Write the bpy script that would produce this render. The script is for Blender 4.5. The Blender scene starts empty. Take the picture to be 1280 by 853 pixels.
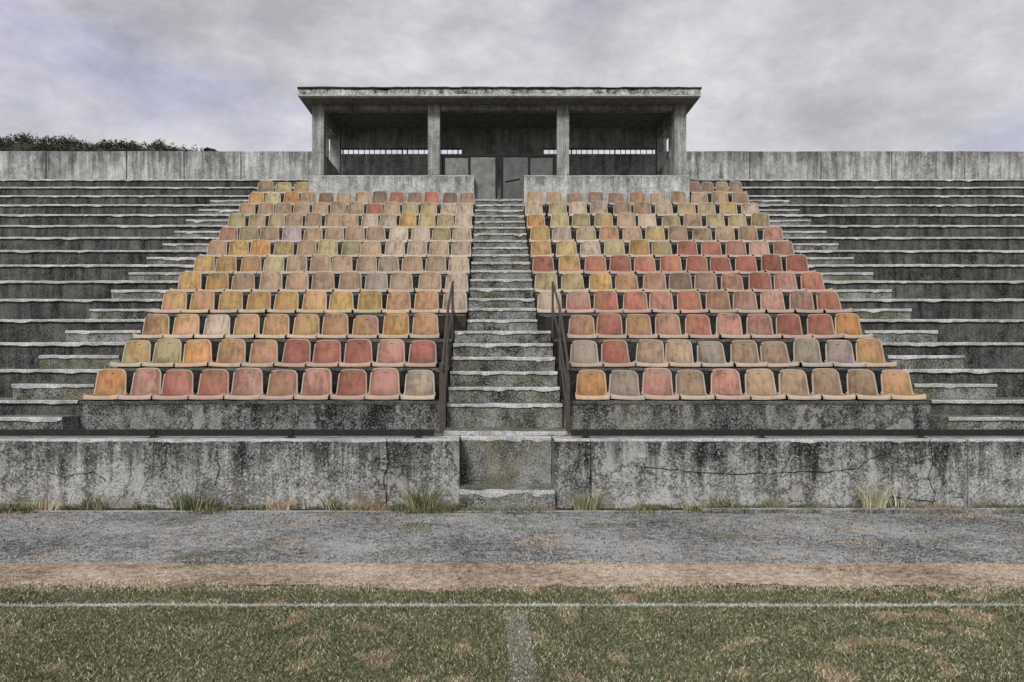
import bpy, bmesh, math, random
from mathutils import Vector, Matrix, noise as mnoise
random.seed(7)
R = math.radians
scene = bpy.context.scene
col = scene.collection

# ------------------------------------------------------------------ helpers
class NT:
    def __init__(s, name):
        s.m = bpy.data.materials.new(name); s.m.use_nodes = True
        s.t = s.m.node_tree; s.t.nodes.clear()
        s.out = s.t.nodes.new('ShaderNodeOutputMaterial')
        s.b = s.t.nodes.new('ShaderNodeBsdfPrincipled')
        s.t.links.new(s.b.outputs[0], s.out.inputs[0])
        s.b.inputs['Specular IOR Level'].default_value = .25
        s.b.inputs['Roughness'].default_value = .9
    def n(s, typ, **kw):
        nd = s.t.nodes.new('ShaderNode' + typ)
        for k, v in kw.items(): setattr(nd, k, v)
        return nd
    def l(s, a, b): s.t.links.new(a, b)
    def pos(s, obj=False):
        if obj: return s.n('TexCoord').outputs['Object']
        return s.n('NewGeometry').outputs['Position']
    def mapped(s, src, scale=(1, 1, 1), loc=(0, 0, 0)):
        mp = s.n('Mapping'); mp.inputs['Scale'].default_value = scale
        mp.inputs['Location'].default_value = loc
        s.l(src, mp.inputs[0]); return mp.outputs[0]
    def noise(s, src, scale, detail=6, rough=.6, dist=0.0):
        nd = s.n('TexNoise'); nd.inputs['Scale'].default_value = scale
        nd.inputs['Detail'].default_value = detail; nd.inputs['Roughness'].default_value = rough
        nd.inputs['Distortion'].default_value = dist
        s.l(src, nd.inputs['Vector']); return nd.outputs['Fac']
    def math(s, op, a, b=None, c=None, clamp=False):
        nd = s.n('Math', operation=op); nd.use_clamp = clamp
        for i, v in enumerate((a, b, c)):
            if v is None: continue
            if isinstance(v, (int, float)): nd.inputs[i].default_value = v
            else: s.l(v, nd.inputs[i])
        return nd.outputs[0]
    def ramp(s, fac, stops, interp='LINEAR'):
        nd = s.n('ValToRGB'); cr = nd.color_ramp; cr.interpolation = interp
        while len(cr.elements) < len(stops): cr.elements.new(.5)
        for e, (p, c) in zip(cr.elements, stops):
            e.position = p
            if isinstance(c, (int, float)): c = (c, c, c)
            e.color = (*c[:3], 1)
        s.l(fac, nd.inputs[0]); return nd.outputs[0]
    def mix(s, fac, a, b, mode='MIX'):
        nd = s.n('Mix', data_type='RGBA', blend_type=mode)
        for sock, v in ((nd.inputs['Factor'], fac), (nd.inputs['A'], a), (nd.inputs['B'], b)):
            if isinstance(v, (int, float)) and sock.type == 'VALUE': sock.default_value = v
            elif isinstance(v, (tuple, list)): sock.default_value = (*v[:3], 1)
            elif isinstance(v, (int, float)): sock.default_value = (v, v, v, 1)
            else: s.l(v, sock)
        return nd.outputs['Result']
    def bump(s, h, strength=.5, dist=.02):
        b = s.n('Bump'); b.inputs['Strength'].default_value = strength
        b.inputs['Distance'].default_value = dist
        s.l(h, b.inputs['Height']); s.l(b.outputs[0], s.b.inputs['Normal'])
    def color(s, c): s.l(c, s.b.inputs['Base Color'])

def concrete(name, lo, hi, tint=(1, 1, .97), moss=.3, streak=.25, big=.7, contrast=1.0, zband=None, grain=.62, fleck=.68, drip=None, mth=.54, rust=0, peel=0):
    """weathered concrete: big stains, runs, pores and grains, moss in patches"""
    k = NT(name); p = k.pos()
    n1 = k.noise(p, big, 5, .6, .4); n2 = k.noise(p, 5.5, 8, .72); n3 = k.noise(p, 46, 4, .75)
    n4 = k.noise(k.mapped(p, (7, 7, .55)), 1.0, 5, .65)
    v = k.math('ADD', k.math('MULTIPLY', n1, .30), k.math('MULTIPLY', n2, .30))
    v = k.math('ADD', v, k.math('MULTIPLY', n3, grain))
    v = k.math('ADD', v, k.math('MULTIPLY', n4, streak))
    tot = .60 + grain + streak
    v = k.math('DIVIDE', v, tot)
    v = k.math('ADD', k.math('MULTIPLY', k.math('SUBTRACT', v, .5), 6.4 * contrast), .5, clamp=True)
    if zband:                                     # paler washed lower band of the wall
        z0, z1, amt = zband
        sx = k.n('SeparateXYZ'); k.l(p, sx.inputs[0])
        wob = k.math('ADD', sx.outputs['Z'], k.math('MULTIPLY', k.math('SUBTRACT', k.noise(p, 1.6, 5, .65), .5), .9))
        f = k.n('MapRange'); f.inputs[1].default_value = z0; f.inputs[2].default_value = z1
        f.inputs[3].default_value = amt; f.inputs[4].default_value = 0
        k.l(wob, f.inputs[0]); v = k.math('ADD', v, f.outputs[0], clamp=True)
    mid = (lo + hi) * .42
    c = k.ramp(v, [(0, (lo * tint[0], lo * tint[1], lo * tint[2])), (.5, (mid * tint[0], mid * tint[1], mid * tint[2])),
                   (1, (hi * tint[0], hi * tint[1], hi * tint[2]))])
    mk = k.ramp(k.noise(p, 1.3, 7, .7, .6), [(mth, 0), (mth + .14, 1)])
    mf = k.math('MULTIPLY', mk, moss)
    c = k.mix(mf, c, k.mix(n3, (.03, .035, .012), (.26, .26, .11)))
    if peel:                                      # render fallen away in sharp-edged pale patches with a dark rim
        pn = k.noise(p, 1.15, 9, .68, .25)
        rim = k.ramp(pn, [(.555, 0), (.572, 1), (.578, 1), (.588, 0)])
        inn = k.ramp(pn, [(.578, 0), (.588, 1)])
        c = k.mix(k.math('MULTIPLY', rim, .75), c, (.02, .02, .019))
        c = k.mix(k.math('MULTIPLY', inn, peel), c, k.mix(n2, (.22, .22, .215), (.62, .62, .60)))
    if rust:
        sx3 = k.n('SeparateXYZ'); k.l(p, sx3.inputs[0])
        rr = k.n('MapRange'); rr.inputs[1].default_value = .02; rr.inputs[2].default_value = .55; rr.inputs[3].default_value = .12; rr.inputs[4].default_value = -.16
        k.l(sx3.outputs['Z'], rr.inputs[0])
        rm = k.ramp(k.math('ADD', k.noise(p, 2.2, 6, .7, .4), rr.outputs[0]), [(.60, 0), (.70, 1)])
        c = k.mix(k.math('MULTIPLY', rm, rust), c, k.mix(n2, (.07, .05, .02), (.34, .25, .13)))
    if drip:                                      # dark runs below the top edge
        ztop, ln, amt = drip
        sx2 = k.n('SeparateXYZ'); k.l(p, sx2.inputs[0])
        dn = k.noise(k.mapped(p, (3.4, 1, .22)), 1.6, 6, .7, .2)
        ff = k.n('MapRange'); ff.inputs[1].default_value = ztop - ln; ff.inputs[2].default_value = ztop
        ff.inputs[3].default_value = -.16; ff.inputs[4].default_value = .12
        k.l(sx2.outputs['Z'], ff.inputs[0])
        dm = k.ramp(k.math('ADD', dn, ff.outputs[0]), [(.50, 0), (.62, 1)])
        c = k.mix(k.math('MULTIPLY', dm, amt), c, k.mix(1.0, c, (.16, .16, .155), 'MULTIPLY'))
    pores = k.ramp(k.noise(p, 85, 2, .6), [(.30, .25), (.40, 1)])
    c = k.mix(.8, c, k.mix(1.0, c, pores, 'MULTIPLY'))
    fl = k.ramp(k.noise(p, 34, 5, .8, .3), [(.585, 0), (.64, 1)])          # pale lichen flecks and scuffs
    c = k.mix(k.math('MULTIPLY', fl, fleck), c, (min(.85, hi * 1.5),) * 3)
    k.color(c)
    k.bump(k.math('ADD', n3, k.math('MULTIPLY', n2, 1.5)), .8, .025)
    return k.m

def plain(name, c, rough=.7, var=.35, scale=14, metal=0.0):
    k = NT(name); p = k.pos()
    n = k.noise(p, scale, 7, .7)
    a = tuple(x * (1 - var) for x in c); b = tuple(min(1, x * (1 + var)) for x in c)
    k.color(k.ramp(n, [(.3, a), (.7, b)]))
    k.b.inputs['Roughness'].default_value = rough; k.b.inputs['Metallic'].default_value = metal
    k.bump(n, .3, .01)
    return k.m

def rusty(name, paint, rust, amt=.5):
    k = NT(name); p = k.pos()
    n = k.noise(p, 9, 8, .75); n2 = k.noise(p, 40, 4, .7)
    r = k.mix(n2, tuple(x * .45 for x in rust), rust)
    f = k.ramp(n, [(amt - .06, 1), (amt + .06, 0)])
    k.color(k.mix(f, paint, r)); k.b.inputs['Roughness'].default_value = .75
    k.bump(n, .4, .006)
    return k.m

def seat_mat(name, c, tint, worn=0.0):  # last argument: how much edge highlight is painted into the rim
    """sun-bleached moulded plastic with dirt; every seat differs a little"""
    k = NT(name); oi = k.n('ObjectInfo')
    add = k.n('VectorMath', operation='ADD'); k.l(k.pos(True), add.inputs[0])
    sc = k.n('VectorMath', operation='SCALE'); k.l(oi.outputs['Location'], sc.inputs[0]); sc.inputs['Scale'].default_value = 3.7
    k.l(sc.outputs[0], add.inputs[1]); p = add.outputs[0]
    n1 = k.noise(p, 3.4, 6, .65, .5); n2 = k.noise(p, 26, 6, .75); n3 = k.noise(p, 90, 3, .7)
    fade = tuple(min(.9, x * .80 + .10) for x in c); deep = tuple(x * .60 for x in c)
    v = k.math('ADD', k.math('MULTIPLY', n1, .6), k.math('MULTIPLY', n2, .4))
    base = k.ramp(v, [(.33, deep), (.5, c), (.68, fade)])
    base = k.mix(k.math('MULTIPLY', k.ramp(k.noise(p, 2.3, 3, .5), [(.50, 0), (.60, 1)]), .7), base, tint)
    n4 = k.noise(k.mapped(p, (16, 16, 2.6)), 1.0, 6, .7)
    dirt = k.ramp(k.math('ADD', k.math('MULTIPLY', n4, .5), k.math('ADD', k.math('MULTIPLY', n1, .3), k.math('MULTIPLY', n3, .2))), [(.40, 1), (.53, 0)])
    base = k.mix(k.math('MULTIPLY', dirt, .62), base, (.060, .045, .034))
    sp = k.ramp(k.noise(p, 42, 3, .7), [(.30, 1), (.37, 0)])
    base = k.mix(k.math('MULTIPLY', sp, .6), base, (.04, .03, .024))
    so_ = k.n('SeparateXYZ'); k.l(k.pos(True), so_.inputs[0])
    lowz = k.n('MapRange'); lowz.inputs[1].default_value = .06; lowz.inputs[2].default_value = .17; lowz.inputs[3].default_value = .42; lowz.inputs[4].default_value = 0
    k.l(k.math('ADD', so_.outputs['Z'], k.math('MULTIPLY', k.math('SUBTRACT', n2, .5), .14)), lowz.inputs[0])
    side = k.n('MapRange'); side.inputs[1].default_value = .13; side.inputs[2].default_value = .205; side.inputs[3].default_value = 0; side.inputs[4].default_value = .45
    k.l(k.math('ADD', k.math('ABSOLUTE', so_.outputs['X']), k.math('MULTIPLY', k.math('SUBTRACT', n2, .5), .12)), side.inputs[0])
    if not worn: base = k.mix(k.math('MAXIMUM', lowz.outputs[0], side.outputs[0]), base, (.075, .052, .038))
    base = k.mix(.07, base, (.24, .20, .16))
    vb = k.math('ADD', k.math('MULTIPLY', oi.outputs['Random'], .40), .72)
    cv = k.n('CombineColor'); [k.l(vb, cv.inputs[i]) for i in range(3)]
    base = k.mix(1.0, base, cv.outputs[0], 'MULTIPLY')
    if worn: base = k.mix(worn, base, (.62, .56, .48))  # rim painted paler, a bright edge highlight put into its colour
    k.color(base); k.b.inputs['Roughness'].default_value = .62
    k.bump(n2, .25, .004)
    return k.m

def mesh_obj(name, verts, faces, mats, parent=None, fmat=None, smooth=False, loc=(0, 0, 0)):
    me = bpy.data.meshes.new(name); me.from_pydata([tuple(v) for v in verts], [], faces)
    for m in (mats if isinstance(mats, (list, tuple)) else [mats]): me.materials.append(m)
    if fmat: me.polygons.foreach_set('material_index', fmat)
    if smooth: me.polygons.foreach_set('use_smooth', [True] * len(me.polygons))
    me.update()
    o = bpy.data.objects.new(name, me); col.objects.link(o); o.location = loc
    if parent: o.parent = parent
    return o

class MB:
    def __init__(s): s.v = []; s.f = []; s.m = []
    def quad(s, a, b, c, d, m=0):
        i = len(s.v); s.v += [a, b, c, d]; s.f.append((i, i + 1, i + 2, i + 3)); s.m.append(m)
    def box(s, x0, x1, y0, y1, z0, z1, m=0, bev=0.0, jit=0.0):
        bm = bmesh.new(); bmesh.ops.create_cube(bm, size=1)
        for v in bm.verts:
            v.co = Vector((x0 + (v.co.x + .5) * (x1 - x0), y0 + (v.co.y + .5) * (y1 - y0), z0 + (v.co.z + .5) * (z1 - z0)))
        if bev: bmesh.ops.bevel(bm, geom=bm.edges[:], offset=bev, segments=2, affect='EDGES', profile=.6)
        s.add(bm, m, jit)
    def add(s, bm, m=0, jit=0.0):
        bm.verts.index_update(); i = len(s.v)
        for v in bm.verts:
            c = v.co.copy()
            if jit: c += Vector((random.uniform(-jit, jit), random.uniform(-jit, jit), random.uniform(-jit, jit)))
            s.v.append(tuple(c))
        for f in bm.faces: s.f.append(tuple(i + v.index for v in f.verts)); s.m.append(m)
        bm.free()
    def tube(s, pts, r, n=8, m=0, caps=True):
        pts = [Vector(p) for p in pts]; base = len(s.v)
        rs = r if isinstance(r, (list, tuple)) else [r] * len(pts)
        for i, p in enumerate(pts):
            d = (pts[min(i + 1, len(pts) - 1)] - pts[max(i - 1, 0)]).normalized()
            u = d.cross(Vector((0, 0, 1)) if abs(d.z) < .9 else Vector((1, 0, 0))).normalized(); w = d.cross(u)
            for j in range(n):
                a = 2 * math.pi * j / n
                s.v.append(tuple(p + (u * math.cos(a) + w * math.sin(a)) * rs[i]))
        for i in range(len(pts) - 1):
            for j in range(n):
                a = base + i * n + j; b = base + i * n + (j + 1) % n
                s.f.append((a, b, b + n, a + n)); s.m.append(m)
        if caps:
            s.f.append(tuple(base + j for j in range(n))[::-1]); s.m.append(m)
            e = base + (len(pts) - 1) * n
            s.f.append(tuple(e + j for j in range(n))); s.m.append(m)
    def build(s, name, mats, parent=None, smooth=False, loc=(0, 0, 0)):
        return mesh_obj(name, s.v, s.f, mats, parent, s.m, smooth, loc)

def tag(o, label=None, cat=None, group=None, kind=None):
    if label: o['label'] = label
    if cat: o['category'] = cat
    if group: o['group'] = group
    if kind: o['kind'] = kind
    return o
def empty(name, loc=(0, 0, 0), rz=0):
    o = bpy.data.objects.new(name, None); col.objects.link(o); o.location = loc; o.rotation_euler = (0, 0, rz)
    o.empty_display_size = .2
    return o

EYE = 1.78          # everything below uses heights relative to the eye, + EYE
def Z(z): return z + EYE

# ------------------------------------------------------------------ materials
M_riser = concrete('riser_concrete', .006, .18, moss=.22, streak=.40, big=.9, contrast=1.15)
M_riser_shade = concrete('seat_tier_shaded', .004, .065, tint=(1, .93, .84), moss=.45, streak=.2, contrast=1.0, fleck=.08)  # dark brown: shade between and under the seats put into the colour
M_front = concrete('front_tier_concrete', .012, .36, moss=.45, mth=.5, streak=.25, big=1.3, contrast=1.5, peel=.5, drip=(1.27, .4, .7))
M_nose_shade = concrete('seat_tier_edge_shaded', .015, .20, tint=(1, .95, .88), moss=.3, streak=.05, contrast=.9)  # edge darkened to match, same seat shade painted in
M_nose = concrete('worn_step_edge', .22, .86, moss=.10, streak=.05, big=2.2, contrast=.8)
M_step = concrete('stair_concrete', .012, .40, mth=.47, moss=.6, streak=.1, big=1.8, contrast=1.4)
M_wall = concrete('front_wall_concrete', .022, .56, moss=.22, streak=.30, big=1.0, contrast=1.25, zband=(.10, .66, .26), drip=(.86, .75, .8), rust=.65, peel=.6)
M_bwall = concrete('rear_wall_concrete', .10, .74, tint=(1, 1, .98), moss=.06, streak=.50, big=.8, contrast=1.0, drip=(8.26, .8, .55))
M_booth = concrete('booth_concrete', .20, .86, moss=.05, streak=.30, big=1.1, contrast=1.0, drip=(6.68, .5, .5))
M_fascia = concrete('roof_edge_concrete', .03, .80, moss=.10, streak=.25, big=2.5, contrast=1.4)
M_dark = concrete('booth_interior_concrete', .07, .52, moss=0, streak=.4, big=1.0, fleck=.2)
M_ceil = plain('ceiling_boards', (.20, .198, .19), .9, .5, 6)
M_walk = concrete('walkway_concrete', .03, .30, moss=.35, streak=.05, big=1.4)
M_steel = rusty('dark_steel', (.018, .018, .018), (.06, .040, .028), .42)
M_rust = rusty('rusty_rail_paint', (.075, .072, .070), (.12, .068, .042), .47)
M_gate_l = plain('grey_gate_sheet', (.19, .19, .185), .6, .4, 6)
M_gate_d = plain('dark_gate_sheet', (.11, .11, .11), .6, .4, 6)
M_mem = plain('roof_membrane', (.03, .03, .03), .9, .5, 8)
M_crack = plain('crack_dark', (.012, .012, .011), 1, .3)

# ------------------------------------------------------------------ stand geometry parameters
D0, DT = 10.06, .80
def Y(k): return D0 + DT * k
def zb(k): return -.50 + .421 * k                       # open terraces either side
ZS = [-.512, -.06, .395, .86, 1.29, 1.725, 2.165, 2.60, 3.05, 3.495, 3.935, 4.40]   # seat block rows
def za(k): return -.55 + .438 * k                       # centre stair
ZW = -.94                                              # walkway behind front wall
def edge(k): return 5.88 + .052 * k                    # outer edge of the seat block
XL = 24.0

def slab(name, x0, x1, y0, y1, z0, z1, mats, parent, step=.08, rough=.012, nose=.05, chip=.03, lip=0.0):
    """one poured tier: riser, chipped nosing, tread; irregular along its length"""
    n = max(2, int((x1 - x0) / step))
    v = []; f = []; m = []
    off = random.uniform(0, 100)
    P = 7
    for i in range(n + 1):
        x = x0 + (x1 - x0) * i / n
        w = lambda a, s: mnoise.noise(Vector((x * s + off, a * 7.3, 0)))
        c = (max(0, w(1, 3.3) - .20) + max(0, w(6, 9.0) - .25)) * chip * 2.3 if 0 < i < n else 0
        dz = w(2, .55) * rough * .6 + w(5, 5.0) * rough * .5
        v += [(x, y0 + .004, z0),
              (x, y0 + w(3, 1.3) * rough * .3, z1 - nose - c * .6),
              (x, y0 - lip + c * .25 + w(3, 1.3) * rough * .3 - .001, z1 - nose + .006 - c * .5 + w(7, 6) * rough),
              (x, y0 - lip + c * .5 + w(4, 4) * rough * .4, z1 - .012 - c * .4 + dz),
              (x, y0 - lip + .018 + c * .9, z1 + dz),
              (x, y1, z1 + dz * .3),
              (x, y1, z0)]
    for i in range(n):
        a = i * P; b = a + P
        for j, mi in ((0, 0), (1, 0), (2, 1), (3, 1), (4, 2), (5, 0)):
            f.append((a + j, b + j, b + j + 1, a + j + 1)); m.append(mi)
    f.append(tuple(range(P))[::-1]); m.append(0)
    f.append(tuple(range(n * P, n * P + P))); m.append(0)
    return mesh_obj(name, v, f, mats, parent, m)

# ------------------------------------------------------------------ grandstand
stand = empty('grandstand', (0, D0, 0))
tag(stand, 'weathered grey concrete grandstand of long stepped terraces with a central stairway', 'grandstand')
class Off:      # children are built in world coordinates; shift them under their Empty
    pass
def under(o, parent):
    o.parent = parent; o.matrix_parent_inverse = Matrix.Translation(-Vector(parent.location)); return o

MT = [M_riser, M_nose, M_step]
for k in range(15):
    y1 = Y(k + 1) + (.06 if k < 14 else .12)
    zlo = Z(zb(k) - .56)
    for s in (-1, 1):
        e = edge(k) + .004
        x0, x1 = (e, XL) if s > 0 else (-XL, -e)
        if k >= 12: x0, x1 = (4.96, XL) if s > 0 else (-XL, -4.96)
        o = slab('terrace_tier', x0, x1, Y(k), y1, zlo, Z(zb(k)), MT, None, rough=.012, chip=.04, lip=.045); under(o, stand)
# seat block rows
for k in range(12):
    inn = .82 if k < 3 else .62
    for s in (-1, 1):
        if k == 11: x0, x1 = (4.96, edge(k)) if s > 0 else (-edge(k), -4.96)
        else: x0, x1 = (inn, edge(k)) if s > 0 else (-edge(k), -inn)
        o = slab('seating_tier', x0, x1, Y(k) - .003, Y(k + 1) + .05, Z(ZS[k] - .60), Z(ZS[k]), [M_front if k == 0 else M_riser_shade, M_nose_shade, M_riser_shade], None, lip=.01); under(o, stand)
# half steps of the side stairs
for s in (-1, 1):
    for k in range(-1, 12):
        e = edge(max(k, 0)) + .01
        w = 1.22 + random.uniform(-.04, .04)
        x0, x1 = (e, e + w) if s > 0 else (-e - w, -e)
        if k < 0: yy0, yy1, z0_, z1_ = Y(-.5) + .02, Y(0) + .02, ZW - .2, zb(0) - .21
        else: yy0, yy1, z0_, z1_ = Y(k + .5), Y(k + 1) + .03, zb(k) - .1, zb(k) + .2105
        o = slab('stair_step', x0, x1, yy0, yy1, Z(z0_), Z(z1_), [M_step, M_nose, M_step], None, rough=.012, chip=.05, lip=.025); under(o, stand)
# centre stair: full treads and half steps
for k in range(0, 12):
    w = .80 if k < 3 else .60
    o = slab('stair_step', -w, w, Y(k) + .006, Y(k + 1) + .05, Z(za(k) - .6), Z(za(k)), [M_step, M_nose, M_step], None, step=.05, rough=.014, chip=.05, lip=.025); under(o, stand)
    if k < 11:
        o = slab('stair_step', -w + .003, w - .003, Y(k + .5), Y(k + 1) + .03, Z(za(k) - .1), Z(za(k) + .219), [M_step, M_nose, M_step], None, step=.05, rough=.014, chip=.05, lip=.025); under(o, stand)
o = slab('stair_step', -.80, .80, 9.42, D0 + .05, Z(ZW - .1), Z(-.878), [M_step, M_nose, M_step], None, step=.05, chip=.05); under(o, stand)
# walkway along the foot of the terraces
b = MB(); b.box(-XL, XL, 9.31, D0 + .1, Z(ZW - .5), Z(ZW)); o = b.build('walkway', M_walk); under(o, stand)

# ------------------------------------------------------------------ front retaining wall with an opening for the steps
def wall_panel(x0, x1, y0, y1, z0, z1, mat, parent, name='wall_panel', step=.12, rough=.008, chip=.03):
    o = slab(name, x0, x1, y0, y1, z0, z1, [mat, M_nose, M_nose], None, step=step, rough=rough, nose=.03, chip=chip); under(o, parent); return o
def ribbon(pts, w, y):
    b = MB(); n = len(pts)
    dense = []
    for i in range(n - 1):
        for t in range(6):
            q = t / 6
            x = pts[i][0] * (1 - q) + pts[i + 1][0] * q; z = pts[i][1] * (1 - q) + pts[i + 1][1] * q
            dense.append((x + random.uniform(-.012, .012), z + random.uniform(-.012, .012)))
    dense.append(pts[-1])
    for i in range(len(dense) - 1):
        (xa, za_), (xb, zb_) = dense[i], dense[i + 1]
        d = Vector((xb - xa, zb_ - za_)); d = d.normalized() if d.length > 1e-6 else Vector((1, 0)); nx, nz = -d.y, d.x
        wa = w * (.5 + random.random()); wb = w * (.5 + random.random())
        b.quad((xa - nx * wa, y, za_ - nz * wa), (xb - nx * wb, y, zb_ - nz * wb), (xb + nx * wb, y, zb_ + nz * wb), (xa + nx * wa, y, za_ + nz * wa))
    return b
YW = 8.90
for side in (-1, 1):
    fw = empty('retaining_wall', (side * .6, YW, 0))
    if side < 0:
        tag(fw, 'stained concrete retaining wall on the left of the bottom steps with peeling base', 'wall', 'front retaining walls')
        joints = [-XL, -19, -14.2, -9.6, -5.62, -1.46, -.575]
        cracks = [[(-1.47, .86), (-1.44, .6), (-1.5, .35), (-1.46, .05)], [(-5.9, .52), (-5.4, .40), (-5.05, .46), (-4.9, .35)], [(-3.55, .72), (-3.5, .5), (-3.56, .3)]]
    else:
        tag(fw, 'cracked concrete retaining wall on the right of the bottom steps', 'wall', 'front retaining walls')
        joints = [.585, 1.03, 5.43, 5.65, 10.2, 14.8, 19.4, XL]
        cracks = [[(1.6, .52), (2.2, .47), (2.75, .44), (3.3, .45), (3.9, .46), (4.3, .5), (4.45, .62), (4.7, .7)],
                  [(5.18, .86), (5.22, .6), (5.16, .4), (5.24, .2), (5.2, .02)], [(4.3, .12), (4.75, .16), (5.2, .1)], [(1.06, .5), (1.0, .3), (1.05, .1)]]
    for i in range(len(joints) - 1):
        wall_panel(joints[i] + .004, joints[i + 1] - .004, YW + random.uniform(-.006, .006), YW + .42, -.25, Z(ZW) + .014, M_wall, fw)
    for c in cracks:
        o = ribbon(c, .0038, YW - .012).build('crack', M_crack); under(o, fw)
# bottom steps in the opening
bs = empty('bottom_steps', (0, 9, 0)); tag(bs, 'two worn concrete steps set into the gap between the retaining walls', 'steps')
o = slab('step', -.57, .58, 9.26, 9.60, -.2, Z(ZW) + .008, [M_step, M_nose, M_nose], None, step=.04, rough=.02, chip=.07); under(o, bs)
o = slab('step', -.572, .582, 8.76, 9.30, -.2, Z(-1.52), [M_step, M_nose, M_step], None, step=.04, rough=.03, chip=.08); under(o, bs)

# low steel rail lying along the top of the wall
for side in (-1, 1):
    x0, x1 = (-XL, -.90) if side < 0 else (.82, XL)
    lr = empty('low_rail', ((x0 + x1) / 2, 9.14, Z(ZW)))
    tag(lr, 'long dark steel rail running above the ' + ('left' if side < 0 else 'right') + ' retaining wall', 'rail', 'low rails on the retaining walls')
    b = MB(); b.box(x0, x1, 9.12, 9.17, Z(ZW) + .035, Z(ZW) + .115, bev=.008); under(b.build('beam', M_steel), lr)
    xs = [-14, -9.5, -6.5, -4.42, -2.7, -1.1] if side < 0 else [1.0, 3.2, 5.2, 7.4, 11, 15]
    for x in xs:
        b = MB(); b.box(x - .03, x + .03, 9.10, 9.115, Z(ZW) + .016, Z(ZW) + .128, bev=.003); b.box(x - .05, x + .05, 9.07, 9.20, Z(ZW) + .004, Z(ZW) + .022, bev=.003)
        under(b.build('bracket', M_steel), lr)

# ------------------------------------------------------------------ stair handrails
for side in (-1, 1):
    X = -.85 if side < 0 else .86
    hr = empty('handrail', (X, 9.95, Z(ZW)))
    tag(hr, 'rusty ' + ('brown' if side < 0 else 'dark') + ' tubular handrail on the ' + ('left' if side < 0 else 'right') + ' side of the central stairway', 'handrail', 'handrails of the central stairway')
    base = [(9.92, ZW), (Y(1.3), za(1) - .02), (Y(2.95), za(2) + .1)]
    for i, (y, z) in enumerate(base):
        b = MB()
        top = z + (.98 if i else .96)
        if i == 0:
            b.box(X - (.045 if side < 0 else .026), X + (.045 if side < 0 else .026), y - .02, y + .02, Z(z) - .02, Z(top), bev=.006)
            b.box(X - .09, X + .09, y - .08, y + .08, Z(z) - .01, Z(z) + .012, bev=.003)
        else:
            b.tube([(X, y, Z(z - .1)), (X, y, Z(top))], .020)
        under(b.build('post', M_rust if (side < 0 or i == 0) else M_rust), hr)
    for h in (.95, .50):
        pts = [(X, 9.92, Z(ZW + h)), (X, Y(1.3), Z(za(1) - .02 + h + .02)), (X, Y(2.95), Z(za(2) + .1 + h + .02))]
        if h > .9: pts = [(X, 9.84, Z(ZW + h - .10)), (X, 9.87, Z(ZW + h - .03))] + pts + [(X, Y(2.95) + .10, Z(za(2) + .1 + h + .03))]
        b = MB(); b.tube(pts, .019 if h > .9 else .015); under(b.build('rail', M_rust, smooth=False), hr)
    b = MB(); b.tube([(X, 9.92, Z(ZW + .2)), (X, Y(1.3), Z(za(1) + .22))], .014); under(b.build('rail', M_rust), hr)

# ------------------------------------------------------------------ seats
SC = {  # base colours
 't': (.44, .305, .20), 'w': (.55, .43, .335), 'y': (.45, .37, .195), 'm': (.52, .335, .115), 'o': (.62, .29, .10),
 's': (.55, .30, .16), 'r': (.43, .14, .10), 'p': (.48, .225, .175), 'b': (.25, .165, .12), 'v': (.40, .31, .325), 'g': (.37, .31, .245), 'x': (.41, .21, .14)}
TI = {'t': (.44, .275, .165), 'w': (.52, .40, .26), 'y': (.45, .27, .10), 'm': (.58, .27, .10), 'o': (.48, .36, .14), 's': (.50, .34, .12),
 'r': (.42, .20, .11), 'p': (.46, .32, .24), 'b': (.36, .22, .15), 'v': (.40, .32, .25), 'g': (.38, .31, .22), 'x': (.46, .28, .11)}
CN = {'t': 'tan', 'w': 'pale beige', 'y': 'dull yellow', 'm': 'mustard', 'o': 'orange', 's': 'salmon tan', 'r': 'faded red', 'p': 'faded pink',
      'b': 'dark brown', 'v': 'mauve grey', 'g': 'greyish tan', 'x': 'reddish brown'}
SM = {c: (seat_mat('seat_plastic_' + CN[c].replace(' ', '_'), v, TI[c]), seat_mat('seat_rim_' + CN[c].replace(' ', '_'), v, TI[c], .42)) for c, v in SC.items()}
# rows bottom to top; first letter = outermost on the left block, innermost on the right block
LEFT = ["oprrpxprpw", "yyosxrrrpr", "sswssssxos", "ssmmmsmmssw", "mmtttttgttw", "mmsyttttgttw", "tmoytyytwwtw",
        "xytvttttwwyw", "ytyttttwwmyyw", "tttttttrttyww"[:9] + "yywww"[:4], "oyotbttbrbrbb", "tyy"]
RIGHT = ["ogptptttts", "grttgttgvs", "xrxxrpprro", "wprrprxpppr", "yymsxbbxrpr", "rsrrrrrrrrr", "sywymyrrppx", "mwwstyttttp",
         "oyyytwyrtyy"[:7] + "tyyy", "wywwttwyyyw", "ttbbbxttttt", "bbtb"]

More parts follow.
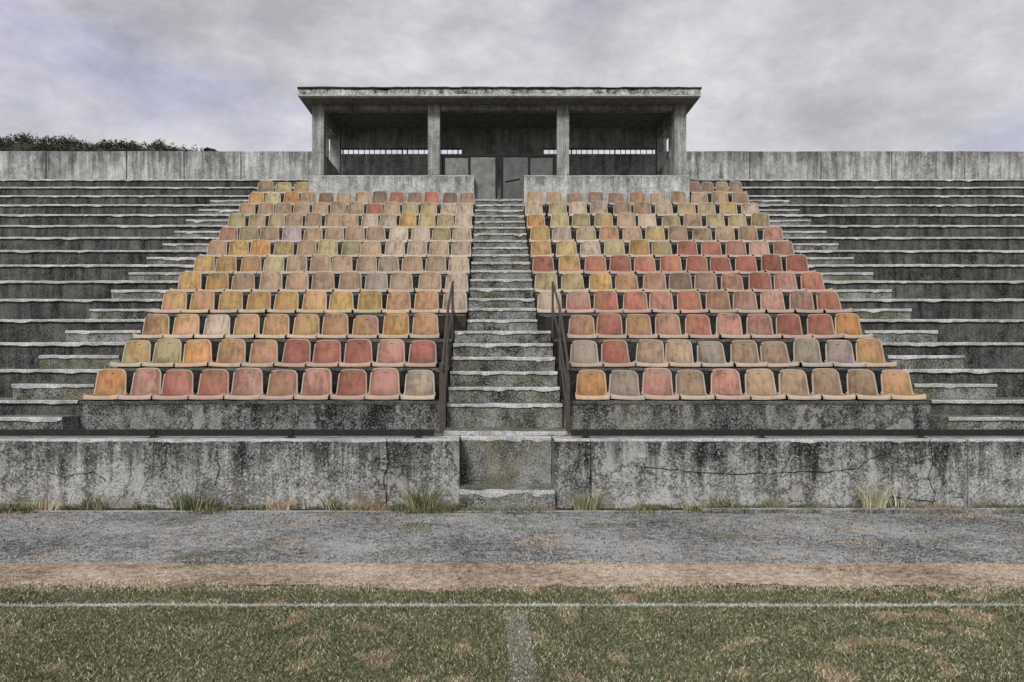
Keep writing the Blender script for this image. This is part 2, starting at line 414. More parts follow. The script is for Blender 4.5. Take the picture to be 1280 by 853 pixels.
def backrest_mesh():
    """moulded shell: rounded trapezoid, dished, with a rolled rim"""
    nu, nv = 12, 8
    W0, W1, H = .215, .190, .375
    def P(u, v, off=0.0, grow=0.0):
        # u in -1..1, v in 0..1 ; round the two top corners
        w = (W0 + (W1 - W0) * v) + grow
        h = H + grow
        x = u * w; z = v * h
        r = .065
        cx = w - r; cz = h - r
        if abs(x) > cx and z > cz:                       # push the corner onto an arc
            dx = (abs(x) - cx) / r; dz = (z - cz) / r
            m = max(dx, dz); L = math.hypot(dx, dz)
            if L > 0: dx, dz = dx / L * m, dz / L * m
            x = math.copysign(cx + dx * r, x); z = cz + dz * r
        z += .012 * (1 - u * u) * v
        dish = .040 * (u * u) + .014 * (v - .5) ** 2
        y = .30 + .085 * v - dish + off
        return Vector((x, y, z + .035))
    v = []; f = []; m = []
    for j in range(nv + 1):
        for i in range(nu + 1): v.append(P(-1 + 2 * i / nu, j / nv))
    idx = lambda i, j: j * (nu + 1) + i
    for j in range(nv):
        for i in range(nu):
            f.append((idx(i, j), idx(i + 1, j), idx(i + 1, j + 1), idx(i, j + 1)))
            m.append(2 if (j == nv - 2 and i in (5, 6)) and False else 0)
    n0 = len(v)
    for q in list(v[:n0]): v.append(q + Vector((0, .014, 0)))
    for j in range(nv):
        for i in range(nu):
            f.append((n0 + idx(i, j), n0 + idx(i, j + 1), n0 + idx(i + 1, j + 1), n0 + idx(i + 1, j))); m.append(0)
    # rolled rim along both sides and the top
    path = [P(-1, j / nv) for j in range(nv + 1)] + [P(-1 + 2 * i / nu, 1) for i in range(1, nu)] + [P(1, j / nv) for j in range(nv, -1, -1)]
    b = MB(); b.v = v; b.f = f; b.m = m
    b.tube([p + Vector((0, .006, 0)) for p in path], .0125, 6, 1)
    # two moulded ribs and a slotted grip hole
    g = MB(); 
    i0 = len(b.v)
    for (dx, dz) in ((-.028, -.008), (.028, -.008), (.028, .008), (-.028, .008)):
        b.v.append(Vector((dx, .30 + .085 * .86 - .004, .035 + H * .86 + dz)))
    b.f.append((i0, i0 + 1, i0 + 2, i0 + 3)); b.m.append(2)
    return b
def pan_mesh():
    nu, nv = 10, 9
    prof = [(.315, .075), (.27, .050), (.20, .042), (.12, .044), (.04, .056), (-.01, .064), (-.035, .058), (-.046, .040), (-.046, .012)]
    b = MB(); v = []
    for j, (y, z) in enumerate(prof):
        w = .222 + .012 * (j / 8)
        for i in range(nu + 1):
            u = -1 + 2 * i / nu
            yy = y + (.016 * u * u if j >= 5 else 0)
            v.append(Vector((u * w, yy, z + .022 * abs(u) ** 3 * (1 if j < 6 else .3))))
    idx = lambda i, j: j * (nu + 1) + i
    b.v = v
    for j in range(len(prof) - 1):
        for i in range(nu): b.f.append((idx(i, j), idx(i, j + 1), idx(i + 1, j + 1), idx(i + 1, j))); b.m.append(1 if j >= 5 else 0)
    for sgn, i in ((-1, 0), (1, nu)):
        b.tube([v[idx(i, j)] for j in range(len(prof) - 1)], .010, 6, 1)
    # side skirts and the mounting feet
    for s in (-1, 1):
        b.box(s * .13 - .02, s * .13 + .02, .02, .26, -.004, .046, 2)
    return b
bm_ = backrest_mesh(); pm_ = pan_mesh()
hole = plain('seat_dark_gap', (.012, .011, .010), .9, .2)
protos = {}
def seat_meshes(c):
    if c not in protos:
        out = []
        for nm, mb in (('backrest', bm_), ('pan', pm_)):
            me = bpy.data.meshes.new('seat_' + nm); me.from_pydata([tuple(q) for q in mb.v], [], mb.f)
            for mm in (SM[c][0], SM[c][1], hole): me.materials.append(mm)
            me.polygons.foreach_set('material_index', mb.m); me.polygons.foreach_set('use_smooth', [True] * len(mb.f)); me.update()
            out.append(me)
        protos[c] = out
    return protos[c]
ORD = ['first', 'second', 'third', 'fourth', 'fifth', 'sixth', 'seventh', 'eighth', 'ninth', 'tenth', 'eleventh', 'twelfth', 'thirteenth']
ROWN = ['front'] + [ORD[i] for i in range(1, 11)] + ['top']
proto = empty('stadium_seat'); pb = bpy.data.objects.new('backrest', seat_meshes('t')[0]); pp = bpy.data.objects.new('pan', seat_meshes('t')[1])
for o in (pb, pp): col.objects.link(o); o.parent = proto
first = True
IN_L = [.97, 1.0, 1.02, .60, .60, .60, .60, .60, .60, .60, .60, 4.96]
def row(block, k, s):
    global first
    n = len(s); left = block == 'left'
    out_ = edge(k) - .02; inn = IN_L[k]
    if k == 11: inn = 4.98; out_ = 6.40 if left else 6.45
    pitch = (out_ - inn) / n
    sc = min(1.0, pitch / .475)
    for i, c in enumerate(s):
        a = (n - 1 - i) if left else i            # index counted from the stairs
        xx = inn + pitch * (a + .5)
        x = -xx if left else xx
        if first: t, bb, pn = proto, pb, pp; first = False
        else:
            t = proto.copy(); bb = pb.copy(); pn = pp.copy()
            for o in (t, bb, pn): col.objects.link(o)
            bb.parent = t; pn.parent = t
        bb.data, pn.data = seat_meshes(c)
        t.location = (x + random.uniform(-.010, .010), Y(k) + .055 + random.uniform(-.012, .012), Z(ZS[k]) + .004)
        t.rotation_euler = (0, R(random.gauss(0, .9)), R(random.gauss(0, 2.2)))
        t.scale = (sc, 1, random.uniform(.97, 1.03))
        bb.rotation_euler = (R(random.gauss(0, 1.5)), 0, 0)
        # a label that singles the seat out: colour, row, block, place from the stairs
        place = 'nearest the stairs' if a == 0 else ('at the outer end' if a == n - 1 else ORD[a] + ' from the stairs')
        if k == 11:
            place = ('nearest the booth' if a == 0 else ('at the outer end' if a == n - 1 else ORD[a] + ' from the booth'))
        tag(t, f'{CN[c]} plastic seat in {ROWN[k]} row of {block} block, {place}', 'seat', 'plastic seats in rows on the terraces')
for k in range(12):
    row('left', k, LEFT[k]); row('right', k, RIGHT[k])

# ------------------------------------------------------------------ rear walls
YB = 22.12
for side in (-1, 1):
    bw = empty('rear_wall', (side * 12, YB, Z(zb(14))))
    tag(bw, 'long pale concrete wall behind the top terrace, ' + ('left' if side < 0 else 'right') + ' of the roofed booth', 'wall', 'walls behind the top terrace')
    js = [4.94, 7.82, 9.55, 11.3, 13.75, 16.3, 18.8, 21.3, XL] if side < 0 else [4.94, 7.66, 9.83, 11.98, 14.2, 16.4, 18.6, 21, XL]
    for i in range(len(js) - 1):
        a, c = js[i] + .016, js[i + 1] - .016
        x0, x1 = (a, c) if side > 0 else (-c, -a)
        o = slab('wall_panel', x0, x1, YB + random.uniform(-.01, .01), YB + .25, Z(zb(14)) - .3, Z(6.47), [M_bwall, M_bwall, M_nose], None, step=.2, rough=.010, chip=.02); under(o, bw)
        b = MB(); xj = x1 if side > 0 else x0
        b.box(xj - .03, xj + .03, YB + .05, YB + .2, Z(zb(14)) - .3, Z(6.44)); under(b.build('joint_filler', M_crack), bw)
    if side < 0:
        b = MB(); b.box(-5.12, -4.98, YB - .12, YB - .02, Z(zb(14)) - .3, Z(6.46), bev=.01); under(b.build('pilaster', M_booth), bw)

# ------------------------------------------------------------------ roofed booth
YF, YR = 18.86, 20.75
bo = empty('press_booth', (0, YF, Z(4.2)))
tag(bo, 'roofed concrete booth with four front columns at the head of the stairs', 'booth')
ZF = 4.29                      # booth floor
def bpart(name, mats, *boxes, bev=.012):
    b = MB()
    for bx in boxes: b.box(*bx[:6], bx[6] if len(bx) > 6 else 0, bev=bev)
    o = b.build(name, mats); under(o, bo); return o
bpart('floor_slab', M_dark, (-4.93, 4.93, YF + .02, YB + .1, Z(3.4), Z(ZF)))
# front parapets
for s in (-1, 1):
    x0, x1 = (-4.93, -.65) if s < 0 else (.65, 4.94)
    o = slab('parapet', x0, x1, YF - .02, YF + .20, Z(3.7), Z(4.89), [M_booth, M_nose, M_nose], None, step=.15, rough=.008, nose=.03, chip=.02); under(o, bo)
# columns
for x in (-4.70, -1.69, 1.67, 4.71):
    w = .155
    bpart('column', M_booth, (x - w, x + w, YF + .01, YF + .30, Z(4.90), Z(6.735)))
for x in (-4.66, 4.66):
    bpart('column', M_booth, (x - .14, x + .14, YR - .02, YR + .24, Z(ZF), Z(6.735)))
# roof slab: chipped fascia course and soffit
roofL, roofR, roofF, roofB = -5.08, 5.10, 18.36, 22.6
o = slab('roof', roofL + .01, roofR - .01, roofF + .02, roofB, Z(6.81), Z(6.965), [M_fascia, M_fascia, M_fascia], None, step=.10, rough=.010, nose=.05, chip=.05); under(o, bo)
o = slab('roof_edge_course', roofL, roofR, roofF, roofB + .01, Z(6.76), Z(6.825), [M_nose, M_nose, M_fascia], None, step=.08, rough=.010, nose=.02, chip=.05); under(o, bo)
o = slab('roof_covering', roofL - .015, roofR + .015, roofF - .015, roofB + .02, Z(6.95), Z(6.995), [M_mem, M_mem, M_mem], None, step=.10, rough=.020, nose=.02, chip=.03); under(o, bo)
b = MB(); b.box(roofL + .03, roofR - .03, roofF + .03, roofB - .03, Z(6.735), Z(6.765)); rf = b.build('soffit', M_ceil); under(rf, bo)
b = MB()
for i in range(18):                                  # board joints of the ceiling
    y = YF + .45 + i * .105
    b.box(-4.5, 4.5, y, y + .03, Z(6.705), Z(6.733))
under(b.build('ceiling_battens', M_ceil), bo)
b = MB(); b.box(-4.54, -1.86, YF + .05, YF + .26, Z(6.60), Z(6.732)); b.box(-1.52, 1.50, YF + .05, YF + .26, Z(6.60), Z(6.732)); b.box(1.84, 4.54, YF + .05, YF + .26, Z(6.60), Z(6.732))
under(b.build('front_beam', M_dark), bo)
# rear wall: low wall, slot with bars, deep lintel, solid centre
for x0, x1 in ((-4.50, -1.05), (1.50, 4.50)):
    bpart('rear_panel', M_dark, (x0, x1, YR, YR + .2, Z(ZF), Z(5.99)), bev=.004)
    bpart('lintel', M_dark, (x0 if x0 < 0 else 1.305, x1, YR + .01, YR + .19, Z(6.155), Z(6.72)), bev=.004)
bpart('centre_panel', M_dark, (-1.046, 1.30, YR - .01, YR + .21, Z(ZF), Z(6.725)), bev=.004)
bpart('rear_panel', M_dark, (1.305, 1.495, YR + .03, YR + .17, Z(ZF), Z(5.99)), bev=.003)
x = -4.45
while x < 4.5:
    if not (-1.04 < x < 1.32):
        w = .009 if random.random() < .75 else .018
        bpart('slot_bar', M_steel, (x - w, x + w, YR + .08, YR + .11, Z(5.95), Z(6.2)), bev=.002)
    x += .158 + random.uniform(-.02, .02)
# side walls with an opening above a parapet, sloping brace
for s in (-1, 1):
    x = s * 4.70
    bpart('side_parapet', M_booth, (x - .10, x + .10, YF + .32, YR - .04, Z(ZF), Z(5.55)), bev=.01)
    bpart('side_beam', M_booth, (x - .10, x + .10, YF + .32, YR - .04, Z(6.45), Z(6.732)), bev=.01)
    bpart('side_post', M_booth, (x - .07, x + .07, 19.7, 19.84, Z(5.555), Z(6.445)), bev=.008)
# metal gate across the opening
ga = empty('metal_gate', (0, 19.12, Z(ZF)))
tag(ga, 'grey sheet metal double gate in a dark frame at the top of the stairs', 'gate')
YG = 19.12
def gpart(name, mat, *bx, bev=.004):
    b = MB()
    for q in bx: b.box(*q, 0, bev=bev)
    o = b.build(name, mat); under(o, ga); return o
gpart('frame', M_steel, (-1.50, 1.50, YG - .03, YG + .03, Z(5.44), Z(5.51)),
      (-1.49, -1.42, YG - .028, YG + .028, Z(ZF), Z(5.438)), (1.42, 1.49, YG - .028, YG + .028, Z(ZF), Z(5.438)),
      (-.80, -.75, YG - .028, YG + .028, Z(ZF), Z(5.438)), (.77, .82, YG - .028, YG + .028, Z(ZF), Z(5.438)),
      (-.085, -.03, YG - .028, YG + .028, Z(ZF), Z(5.438)), (.05, .11, YG - .028, YG + .028, Z(ZF), Z(5.47)))
gpart('leaf', M_gate_l, (-.742, -.092, YG - .01, YG + .01, Z(ZF + .03), Z(5.43)))
gpart('leaf', M_gate_d, (.118, .762, YG - .01, YG + .01, Z(ZF + .03), Z(5.43)))
gpart('side_panel', M_gate_l, (-1.412, -.808, YG - .008, YG + .008, Z(ZF + .03), Z(5.41)))
gpart('side_panel', M_gate_d, (.828, 1.412, YG - .008, YG + .008, Z(ZF + .03), Z(5.41)))
b = MB(); b.tube([(.16, YG - .03, Z(4.78)), (.55, YG - .03, Z(4.86))], .012, 6); under(b.build('bolt', M_steel), ga)

# ------------------------------------------------------------------ ground
def sheet(name, x0, x1, y0, y1, z, mat, nx=1, ny=1, amp=0.0, kind='structure'):
    v = []; f = []
    for j in range(ny + 1):
        for i in range(nx + 1):
            x = x0 + (x1 - x0) * i / nx; y = y0 + (y1 - y0) * j / ny
            v.append((x, y, z + (amp * mnoise.noise(Vector((x * 1.3, y * 1.3, 0))) if amp else 0)))
    for j in range(ny):
        for i in range(nx):
            a = j * (nx + 1) + i; f.append((a, a + 1, a + nx + 2, a + nx + 1))
    o = mesh_obj(name, v, f, mat); o['kind'] = kind; return o
def ground_mat(name, stops, s1=1.2, s2=14, s3=110, w=(.3, .35, .35), contrast=2.2, bump=.8, patch=None):
    k = NT(name); p = k.pos()
    n1 = k.noise(p, s1, 5, .6); n2 = k.noise(p, s2, 6, .7); n3 = k.noise(p, s3, 3, .7)
    v = k.math('ADD', k.math('ADD', k.math('MULTIPLY', n1, w[0]), k.math('MULTIPLY', n2, w[1])), k.math('MULTIPLY', n3, w[2]))
    v = k.math('ADD', k.math('MULTIPLY', k.math('SUBTRACT', v, .5), contrast), .5, clamp=True)
    c = k.ramp(v, stops)
    if patch:
        f = k.ramp(k.noise(p, patch[1], 6, .65, .3), [(patch[2], 0), (patch[2] + .08, 1)])
        c = k.mix(k.math('MULTIPLY', f, patch[3]), c, patch[0])
    k.color(c); k.bump(k.math('ADD', n3, n2), bump, .02); return k.m
G_earth = ground_mat('meadow_ground', [(0, (.02, .024, .010)), (.5, (.06, .07, .03)), (1, (.14, .14, .08))])
G_turf = ground_mat('pitch_soil', [(0, (.018, .022, .009)), (.45, (.12, .125, .068)), (1, (.36, .35, .23))], 1.0, 16, 90, patch=((.24, .15, .095), 5.0, .64, .5))
G_track = ground_mat('track_asphalt', [(0, (.006, .006, .007)), (.42, (.030, .030, .031)), (.66, (.12, .12, .118)), (1, (.50, .50, .49))], .8, 9, 55, (.3, .30, .60), 3.4, 1.0, patch=((.21, .15, .10), 1.9, .58, .5))
G_dry = ground_mat('dry_verge_soil', [(0, (.05, .033, .024)), (.40, (.38, .28, .21)), (1, (.85, .72, .60))], .9, 15, 55, contrast=4.2, patch=((.06, .07, .03), 1.0, .60, .8))
G_verge = ground_mat('wall_foot_soil', [(0, (.012, .012, .008)), (.5, (.06, .062, .035)), (1, (.20, .17, .10))], 1.2, 14, 80)
sheet('ground', -900, 900, -700, 1100, -.03, G_earth)
sheet('pitch', -40, 40, -40, 6.0, 0, G_turf)
dv = sheet('dry_verge', -40, 40, 5.80, 6.50, .012, G_dry, 900, 8, .006)
for q in dv.data.vertices:
    e_ = (q.co.y - 6.15) / .35
    q.co.y += e_ * (.20 * mnoise.noise(Vector((q.co.x * .8, e_ * 3, 4))) + .10 * mnoise.noise(Vector((q.co.x * 7, e_ * 3, 9))))
    q.co.z -= .010 * max(0, abs(e_) - .72) / .28
sheet('running_track', -40, 40, 6.30, 8.66, .006, G_track, 240, 14, .003)
sheet('wall_foot_strip', -40, 40, 8.70, 9.4, .010, G_verge, 240, 4, .02)
M_kerb = concrete('kerb_concrete', .05, .42, moss=.3, streak=.05, big=2.0)
for (x0, x1) in ((-24, -14), (-14, -6.0), (-6.0, -.4), (-.4, 2.3), (2.3, 8.0), (8.0, 16), (16, 24)):
    h = .016 if x0 < 0 else .045
    o = slab('kerb', x0 + .004, x1 - .004, 8.62, 8.71, -.1, h + .008, [M_kerb, M_kerb, M_nose], None, step=.15, rough=.008, nose=.02, chip=.03); o['kind'] = 'structure'
M_line = ground_mat('line_paint', [(0, (.16, .17, .10)), (.5, (.46, .46, .39)), (1, (.8, .8, .75))], 2, 20, 120)
M_faint = ground_mat('faded_line_paint', [(0, (.06, .07, .035)), (.5, (.22, .22, .17)), (1, (.6, .6, .54))], 2, 20, 120)
sheet('touchline', -40, 40, 5.325, 5.38, .005, M_line, 400, 1, .006)
sheet('halfway_line', -.08, .08, -40, 5.22, .005, M_faint)

# grass as many small blades
def blades(name, n, area, hgt, mats, lean=.5, wid=.006, dens=None, yfun=None, kind='stuff', pick=None):
    v = []; f = []; m = []
    x0, x1, y0, y1 = area; c = 0; tries = 0
    while c < n and tries < n * 6:
        tries += 1
        x = random.uniform(x0, x1); y = random.uniform(y0, y1)
        if dens and random.random() > dens(x, y): continue
        h = hgt * random.uniform(.45, 1.15); a = random.uniform(0, 2 * math.pi); l = h * lean * random.uniform(.2, 1.3)
        w = wid * random.uniform(.6, 1.3); dx, dy = math.cos(a), math.sin(a)
        b_ = random.uniform(0, 2 * math.pi); px, py = math.cos(b_) * w, math.sin(b_) * w
        z = 0.0
        i = len(v)
        v += [(x - px, y - py, z), (x + px, y + py, z), (x + dx * l * .45 + px * .7, y + dy * l * .45 + py * .7, z + h * .62),
              (x + dx * l * .45 - px * .7, y + dy * l * .45 - py * .7, z + h * .62), (x + dx * l, y + dy * l, z + h * random.uniform(.8, 1))]
        f += [(i, i + 1, i + 2, i + 3), (i + 3, i + 2, i + 4)]
        mi = pick(x, y) if pick else random.randrange(len(mats)); m += [mi, mi]; c += 1
    o = mesh_obj(name, v, f, mats, None, m); o['kind'] = kind; return o
def leaf(name, c): return plain(name, c, .7, .35, 3)
LG = [leaf('blade_dark', (.035, .042, .018)), leaf('blade_green', (.155, .165, .080)), leaf('blade_olive', (.32, .315, .185)), leaf('blade_straw', (.64, .58, .43)), leaf('blade_rust', (.40, .26, .175)), leaf('blade_paint', (.72, .72, .66))]
def nz(x, y, s=1.0, o=0): return mnoise.noise(Vector((x * s + o, y * s, o)))
def pk(x, y):
    if 5.315 < y < 5.385 and random.random() < .50 + .5 * nz(x, y, 2, 8): return 5
    if abs(x) < .08 and y < 5.25 and random.random() < .22: return 5
    r = random.random(); q = nz(x, y, 1.1, 11)
    if nz(x, y, 4.2, 11) + .45 * nz(x, y, .7, 19) > .36 and r < .6: return 4 if r < .5 else 3
    return 0 if r < .27 else 1 if r < .60 else 2 if r < .92 else 3
grass = blades('grass', 270000, (-5.7, 6.0, 3.55, 6.12), .019, LG, 1.3, .0026, pick=pk,
               dens=lambda x, y: 1 if y < 5.80 + .20 * nz(x, y, .9, 70) + .12 * nz(x, y, 4, 71) else .06)
grass2 = blades('dry_grass', 60000, (-6.6, 6.8, 5.66, 6.74),   .022, LG, 1.2, .0034,
                dens=lambda x, y: (.95 if nz(x, y, 1.4, 3) < .25 else .35) * (1 if y < 6.46 + .2 * nz(x, 0, .8, 81) + .14 * nz(x, y, 5, 82) else .10), pick=lambda x, y: (3 if random.random() < .52 else 4 if random.random() < .60 else 0) if nz(x, y, .9, 31) < .27 else random.choice((0, 1, 2)))
def wd_dens(x, y):
    if abs(x) < .6: return .10
    q = nz(x, 0, .55, 5) * .9 + nz(x, y, 2.6, 15) * .9
    return max(0, .34 + 1.3 * q) * (.25 + .75 * max(0, (y - 8.60) / .30))
weeds = blades('weeds', 26000, (-9.5, 9.5, 8.60, 8.90), .085, LG, 1.0, .0042, dens=wd_dens,
               pick=lambda x, y: random.choice((0, 0, 1, 1, 1, 2, 2)) if nz(x, 0, .9, 9) < .22 else random.choice((1, 2, 4, 4)))
tall = blades('weeds', 1500, (-9.5, 9.5, 8.76, 8.89), .24, LG, .8, .0038, dens=lambda x, y: 1 if nz(x, 0, 1.7, 41) > .28 and abs(x) > .62 else .02,
               pick=lambda x, y: random.choice((0, 1, 1, 2, 3)))
tw = blades('track_weeds', 24000, (-7.8, 7.8, 6.5, 8.62), .020, LG, 1.1, .004,
            dens=lambda x, y: (1 if nz(x, y * 2.0, 1.5, 21) > .30 else .012), pick=lambda x, y: random.choice((1, 1, 2, 2, 0)) if nz(x, y, .8, 61) < .02 else random.choice((4, 4, 3)))
# loose grit on the track
ST = [plain('grit_dark', (.03, .03, .03), .9, .5, 30), plain('grit_grey', (.13, .13, .13), .9, .4, 30), plain('grit_pale', (.38, .38, .37), .9, .3, 30)]
v = []; f = []; m = []
for _ in range(60000):
    x = random.uniform(-8, 8); y = random.uniform(6.42, 8.62); r = random.uniform(.003, .0075) * (2.2 if random.random() < .02 else 1)
    if nz(x, y, .9, 77) < -.25 and random.random() < .7: continue
    i = len(v); a0 = random.uniform(0, 6.28)
    for q in range(3): v.append((x + math.cos(a0 + q * 2.09) * r * random.uniform(.7, 1.3), y + math.sin(a0 + q * 2.09) * r * random.uniform(.7, 1.3), .004))
    v.append((x + random.uniform(-.3, .3) * r, y, .008 + r * random.uniform(.6, 1.0)))
    mi = random.choices((0, 1, 2), (.5, .28, .22))[0]
    for a_, b_ in ((0, 1), (1, 2), (2, 0)): f.append((i + a_, i + b_, i + 3)); m.append(mi)
gr = mesh_obj('gravel', v, f, ST, None, m); gr['kind'] = 'stuff'

def tuft(x, y, h, n, wide, label, mats=(0, 1, 2), z=0.0, stalk=False):
    v = []; f = []; m = []
    for _ in range(n):
        a = random.uniform(0, 2 * math.pi); rr = random.random() ** .5 * wide * .35
        bx, by = math.cos(a) * rr, math.sin(a) * rr * .5
        hh = h * random.uniform(.45, 1.0); l = hh * random.uniform(.15, .75); da = a + random.uniform(-.7, .7)
        dx, dy = math.cos(da), math.sin(da) * .6; w = random.uniform(.003, .007)
        i = len(v); mi = random.choice(mats)
        seg = 4
        for sgm in range(seg + 1):
            q = sgm / seg; ww = w * (1 - q * .85)
            px = bx + dx * l * q * q; py = by + dy * l * q * q; pz = hh * q * (1 - .18 * q * q)
            v += [(px - ww, py, pz), (px + ww, py, pz)]
        for sgm in range(seg): f.append((i + sgm * 2, i + sgm * 2 + 1, i + sgm * 2 + 3, i + sgm * 2 + 2)); m.append(mi)
    o = mesh_obj('grass_tuft', v, f, LG, None, m, loc=(x, y, z))
    tag(o, label, 'grass tuft', 'grass tufts along the foot of the walls'); return o
tuft(-1.02, 8.80, .42, 150, .55, 'leafy green grass tuft at the foot of the wall just left of the bottom steps', (0, 1, 1, 2))
tuft(.98, 8.78, .34, 110, .45, 'green grass tuft at the foot of the wall just right of the bottom steps', (1, 1, 2))
tuft(4.42, 8.74, .48, 130, .40, 'tall pale green tuft against the right wall below the long crack', (1, 2, 2, 3))
tuft(4.72, 8.80, .40, 26, .35, 'thin dark stalky tuft beside the tall pale green one', (0, 0, 3))
tuft(3.25, 8.80, .26, 70, .35, 'small green tuft midway along the right wall', (1, 2))
tuft(-3.75, 8.76, .34, 170, .8, 'broad dark green tuft by the left wall under the grey patch', (0, 0, 1, 2))
tuft(-2.75, 8.78, .20, 90, .5, 'dry rust coloured tuft between the two green tufts of the left wall', (3, 4, 4))
tuft(-5.6, 8.78, .16, 80, .6, 'low dry brown tuft near the far left end of the wall', (3, 4, 4, 2))
tuft(2.3, 8.78, .16, 50, .35, 'low sparse tuft on the right wall nearest the short cracks', (1, 2, 3))
tuft(.2, 8.62, .10, 50, .7, 'short mossy tuft in front of the lowest step', (0, 1))
# weeds in the joints of the terraces
for i, (x, k, h) in enumerate(((-6.75, 0, .12), (-5.95, 1, .14), (6.05, 1, .12), (-6.15, 5, .14), (6.3, 7, .14))):
    tuft(x, Y(k) + .10, h, 28, .22, ['small weed at the outer left corner of the front row', 'small weed beside the outermost yellow seat of the second row',
         'small weed beside the outermost seat of the right second row', 'green weed at the left end of the sixth seat row', 'green weed at the right end of the eighth seat row'][i], (1, 2, 0), z=Z(zb(k)))

# ------------------------------------------------------------------ hill with wood behind, far left
def hill_h(x, y):
    # ridge falling to the right
    K = [(-700, 70), (-420, 108), (-330, 117), (-300, 121), (-285, 128), (-277, 131), (-258, 130.5), (-236, 128.8), (-220, 129.2), (-201, 127.6), (-194, 126.9), (-177, 125.2), (-166, 123.6), (-150, 112), (-120, 80), (-80, 40)]
    h = 0
    for (xa, ha), (xb, hb_) in zip(K, K[1:]):
        if xa <= x <= xb: h = ha + (hb_ - ha) * (x - xa) / (xb - xa)
    return max(0, h * math.exp(-((y - 430) / 110.0) ** 2) + 2.0 * nz(x, y, .03, 2))
v = []; f = []
nx, ny = 60, 24
for j in range(ny + 1):
    for i in range(nx + 1):
        x = -700 + 620 * i / nx; y = 300 + 260 * j / ny
        v.append((x, y, hill_h(x, y) - .5))
for j in range(ny):
    for i in range(nx): a = j * (nx + 1) + i; f.append((a, a + 1, a + nx + 2, a + nx + 1))
M_hill = plain('hill_scrub', (.045, .050, .032), 1, .5, .12)
hl = mesh_obj('hill', v, f, M_hill, smooth=True); hl['kind'] = 'structure'
WD = [plain('wood_leaf_dark', (.028, .034, .020), .9, .4, .3), plain('wood_leaf_mid', (.055, .062, .036), .9, .4, .3), plain('wood_leaf_pale', (.11, .115, .075), .9, .4, .3)]
def crown(v, f, m, c, r, h, n):
    for _ in range(n):
        d = Vector((random.gauss(0, 1), random.gauss(0, 1), random.gauss(0, 1))).normalized() * random.random() ** .4
        q = Vector((c[0] + d.x * r, c[1] + d.y * r, c[2] + h * .55 + d.z * h * .5))
        s = r * random.uniform(.14, .32); i = len(v)
        u = Vector((random.gauss(0, 1), random.gauss(0, 1), random.gauss(0, 1))).normalized(); w = u.cross(Vector((random.gauss(0, 1), random.gauss(0, 1), 1))).normalized()
        v += [tuple(q - u * s), tuple(q + w * s * .8), tuple(q + u * s), tuple(q - w * s * .8)]
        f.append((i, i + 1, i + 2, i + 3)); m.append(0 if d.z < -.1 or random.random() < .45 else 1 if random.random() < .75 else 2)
v = []; f = []; m = []
for _ in range(5200):
    x = random.uniform(-520, -164); y = random.uniform(375, 455)
    z = hill_h(x, y)
    if z < 60: continue
    h = random.uniform(1.6, 3.6) + max(0, 5.0 * nz(x, y, .09, 50)) + (random.uniform(1, 3) if random.random() < .07 else 0); crown(v, f, m, (x, y, z - .8), min(2.2, h * random.uniform(.25, .5)), h, 24)
wd = mesh_obj('woodland', v, f, WD, None, m); wd['kind'] = 'stuff'
# lone tree at the end of the ridge
lt = empty('tree', (-164, 420, 112)); tag(lt, 'small dark lone tree on the skyline at the right end of the wooded hill', 'tree')
b = MB(); b.tube([(-164, 420, 104), (-164.2, 420, 118), (-163.6, 420, 123)], [1.0, .7, .3], 7); under(b.build('trunk', WD[0]), lt)
v = []; f = []; m = []; crown(v, f, m, (-164, 420, 117.5), 5.5, 8, 240); under(mesh_obj('crown', v, f, WD, None, m), lt)

# ------------------------------------------------------------------ sky, light, camera
w = bpy.data.worlds.new("World"); scene.world = w; w.use_nodes = True
t = w.node_tree; t.nodes.clear()
SUN_EL, SUN_AZ = R(36), R(200)
sky = t.nodes.new('ShaderNodeTexSky'); sky.sky_type = 'NISHITA'; sky.sun_disc = False
sky.sun_elevation = SUN_EL; sky.sun_rotation = SUN_AZ
bg1 = t.nodes.new('ShaderNodeBackground'); bg1.inputs[1].default_value = .10; t.links.new(sky.outputs[0], bg1.inputs[0])
tc = t.nodes.new('ShaderNodeTexCoord'); mp = t.nodes.new('ShaderNodeMapping'); mp.inputs['Scale'].default_value = (1.0, 1.0, 1.9); mp.inputs['Location'].default_value = (.4, .2, .15)
t.links.new(tc.outputs['Generated'], mp.inputs[0])
n1 = t.nodes.new('ShaderNodeTexNoise'); n1.inputs['Scale'].default_value = 3.6; n1.inputs['Detail'].default_value = 12; n1.inputs['Roughness'].default_value = .67; n1.inputs['Distortion'].default_value = .0
t.links.new(mp.outputs[0], n1.inputs['Vector'])
cr = t.nodes.new('ShaderNodeValToRGB'); cr.color_ramp.elements[0].position = .34; cr.color_ramp.elements[0].color = (.38, .38, .395, 1)
cr.color_ramp.elements[1].position = .66; cr.color_ramp.elements[1].color = (.70, .70, .695, 1)
e = cr.color_ramp.elements.new(.48); e.color = (.51, .508, .52, 1)
t.links.new(n1.outputs['Fac'], cr.inputs[0])
bg2 = t.nodes.new('ShaderNodeBackground'); bg2.inputs[1].default_value = 1.22; n2 = t.nodes.new('ShaderNodeTexNoise'); n2.inputs['Scale'].default_value = 2.6; n2.inputs['Detail'].default_value = 5
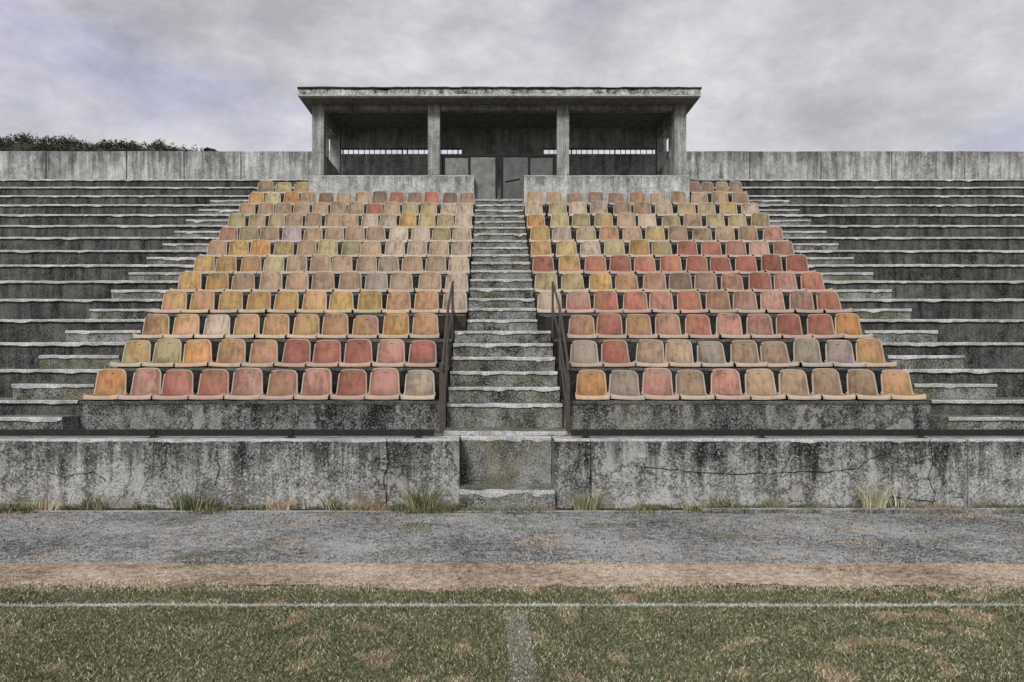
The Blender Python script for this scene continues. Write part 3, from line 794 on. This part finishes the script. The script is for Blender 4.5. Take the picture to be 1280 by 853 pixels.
mp2 = t.nodes.new('ShaderNodeMapping'); mp2.inputs['Scale'].default_value = (-1, 1, 2.6); mp2.inputs['Location'].default_value = (3.1, .9, .4)
t.links.new(tc.outputs['Generated'], mp2.inputs[0]); t.links.new(mp2.outputs[0], n2.inputs['Vector'])
cv = t.nodes.new('ShaderNodeValToRGB'); cv.color_ramp.elements[0].position = .50; cv.color_ramp.elements[0].color = (1, 1, 1, 1)
cv.color_ramp.elements[1].position = .68; cv.color_ramp.elements[1].color = (.79, .77, .97, 1); t.links.new(n2.outputs['Fac'], cv.inputs[0])
mm = t.nodes.new('ShaderNodeMix'); mm.data_type = 'RGBA'; mm.blend_type = 'MULTIPLY'; mm.inputs['Factor'].default_value = 1
t.links.new(cr.outputs[0], mm.inputs['A']); t.links.new(cv.outputs[0], mm.inputs['B']); t.links.new(mm.outputs['Result'], bg2.inputs[0])
mx = t.nodes.new('ShaderNodeMixShader'); mx.inputs[0].default_value = .92
t.links.new(bg1.outputs[0], mx.inputs[1]); t.links.new(bg2.outputs[0], mx.inputs[2])
wo = t.nodes.new('ShaderNodeOutputWorld'); t.links.new(mx.outputs[0], wo.inputs[0])

sl = bpy.data.lights.new('sun', 'SUN'); sl.energy = 2.4; sl.angle = R(14); sl.color = (1, .97, .93)
so = bpy.data.objects.new('sun', sl); col.objects.link(so)
d = Vector((math.sin(SUN_AZ) * math.cos(SUN_EL), math.cos(SUN_AZ) * math.cos(SUN_EL), math.sin(SUN_EL)))
so.rotation_euler = d.to_track_quat('Z', 'Y').to_euler(); so.location = (0, -10, 30)

cam = bpy.data.cameras.new('camera'); co = bpy.data.objects.new('camera', cam); col.objects.link(co)
co.location = (-.17, 0, EYE); co.rotation_euler = (R(90), 0, 0)
cam.sensor_width = 36; cam.lens = 909 / 1280 * 36
cam.shift_x = (640 - 615.5) / 1280; cam.shift_y = (455 - 426.5) / 1280
cam.clip_end = 3000; cam.clip_start = .05
scene.camera = co
scene.view_settings.view_transform = 'Standard'; scene.view_settings.look = 'None'
scene.view_settings.exposure = 0; scene.view_settings.gamma = 1
scene.render.engine = 'CYCLES'
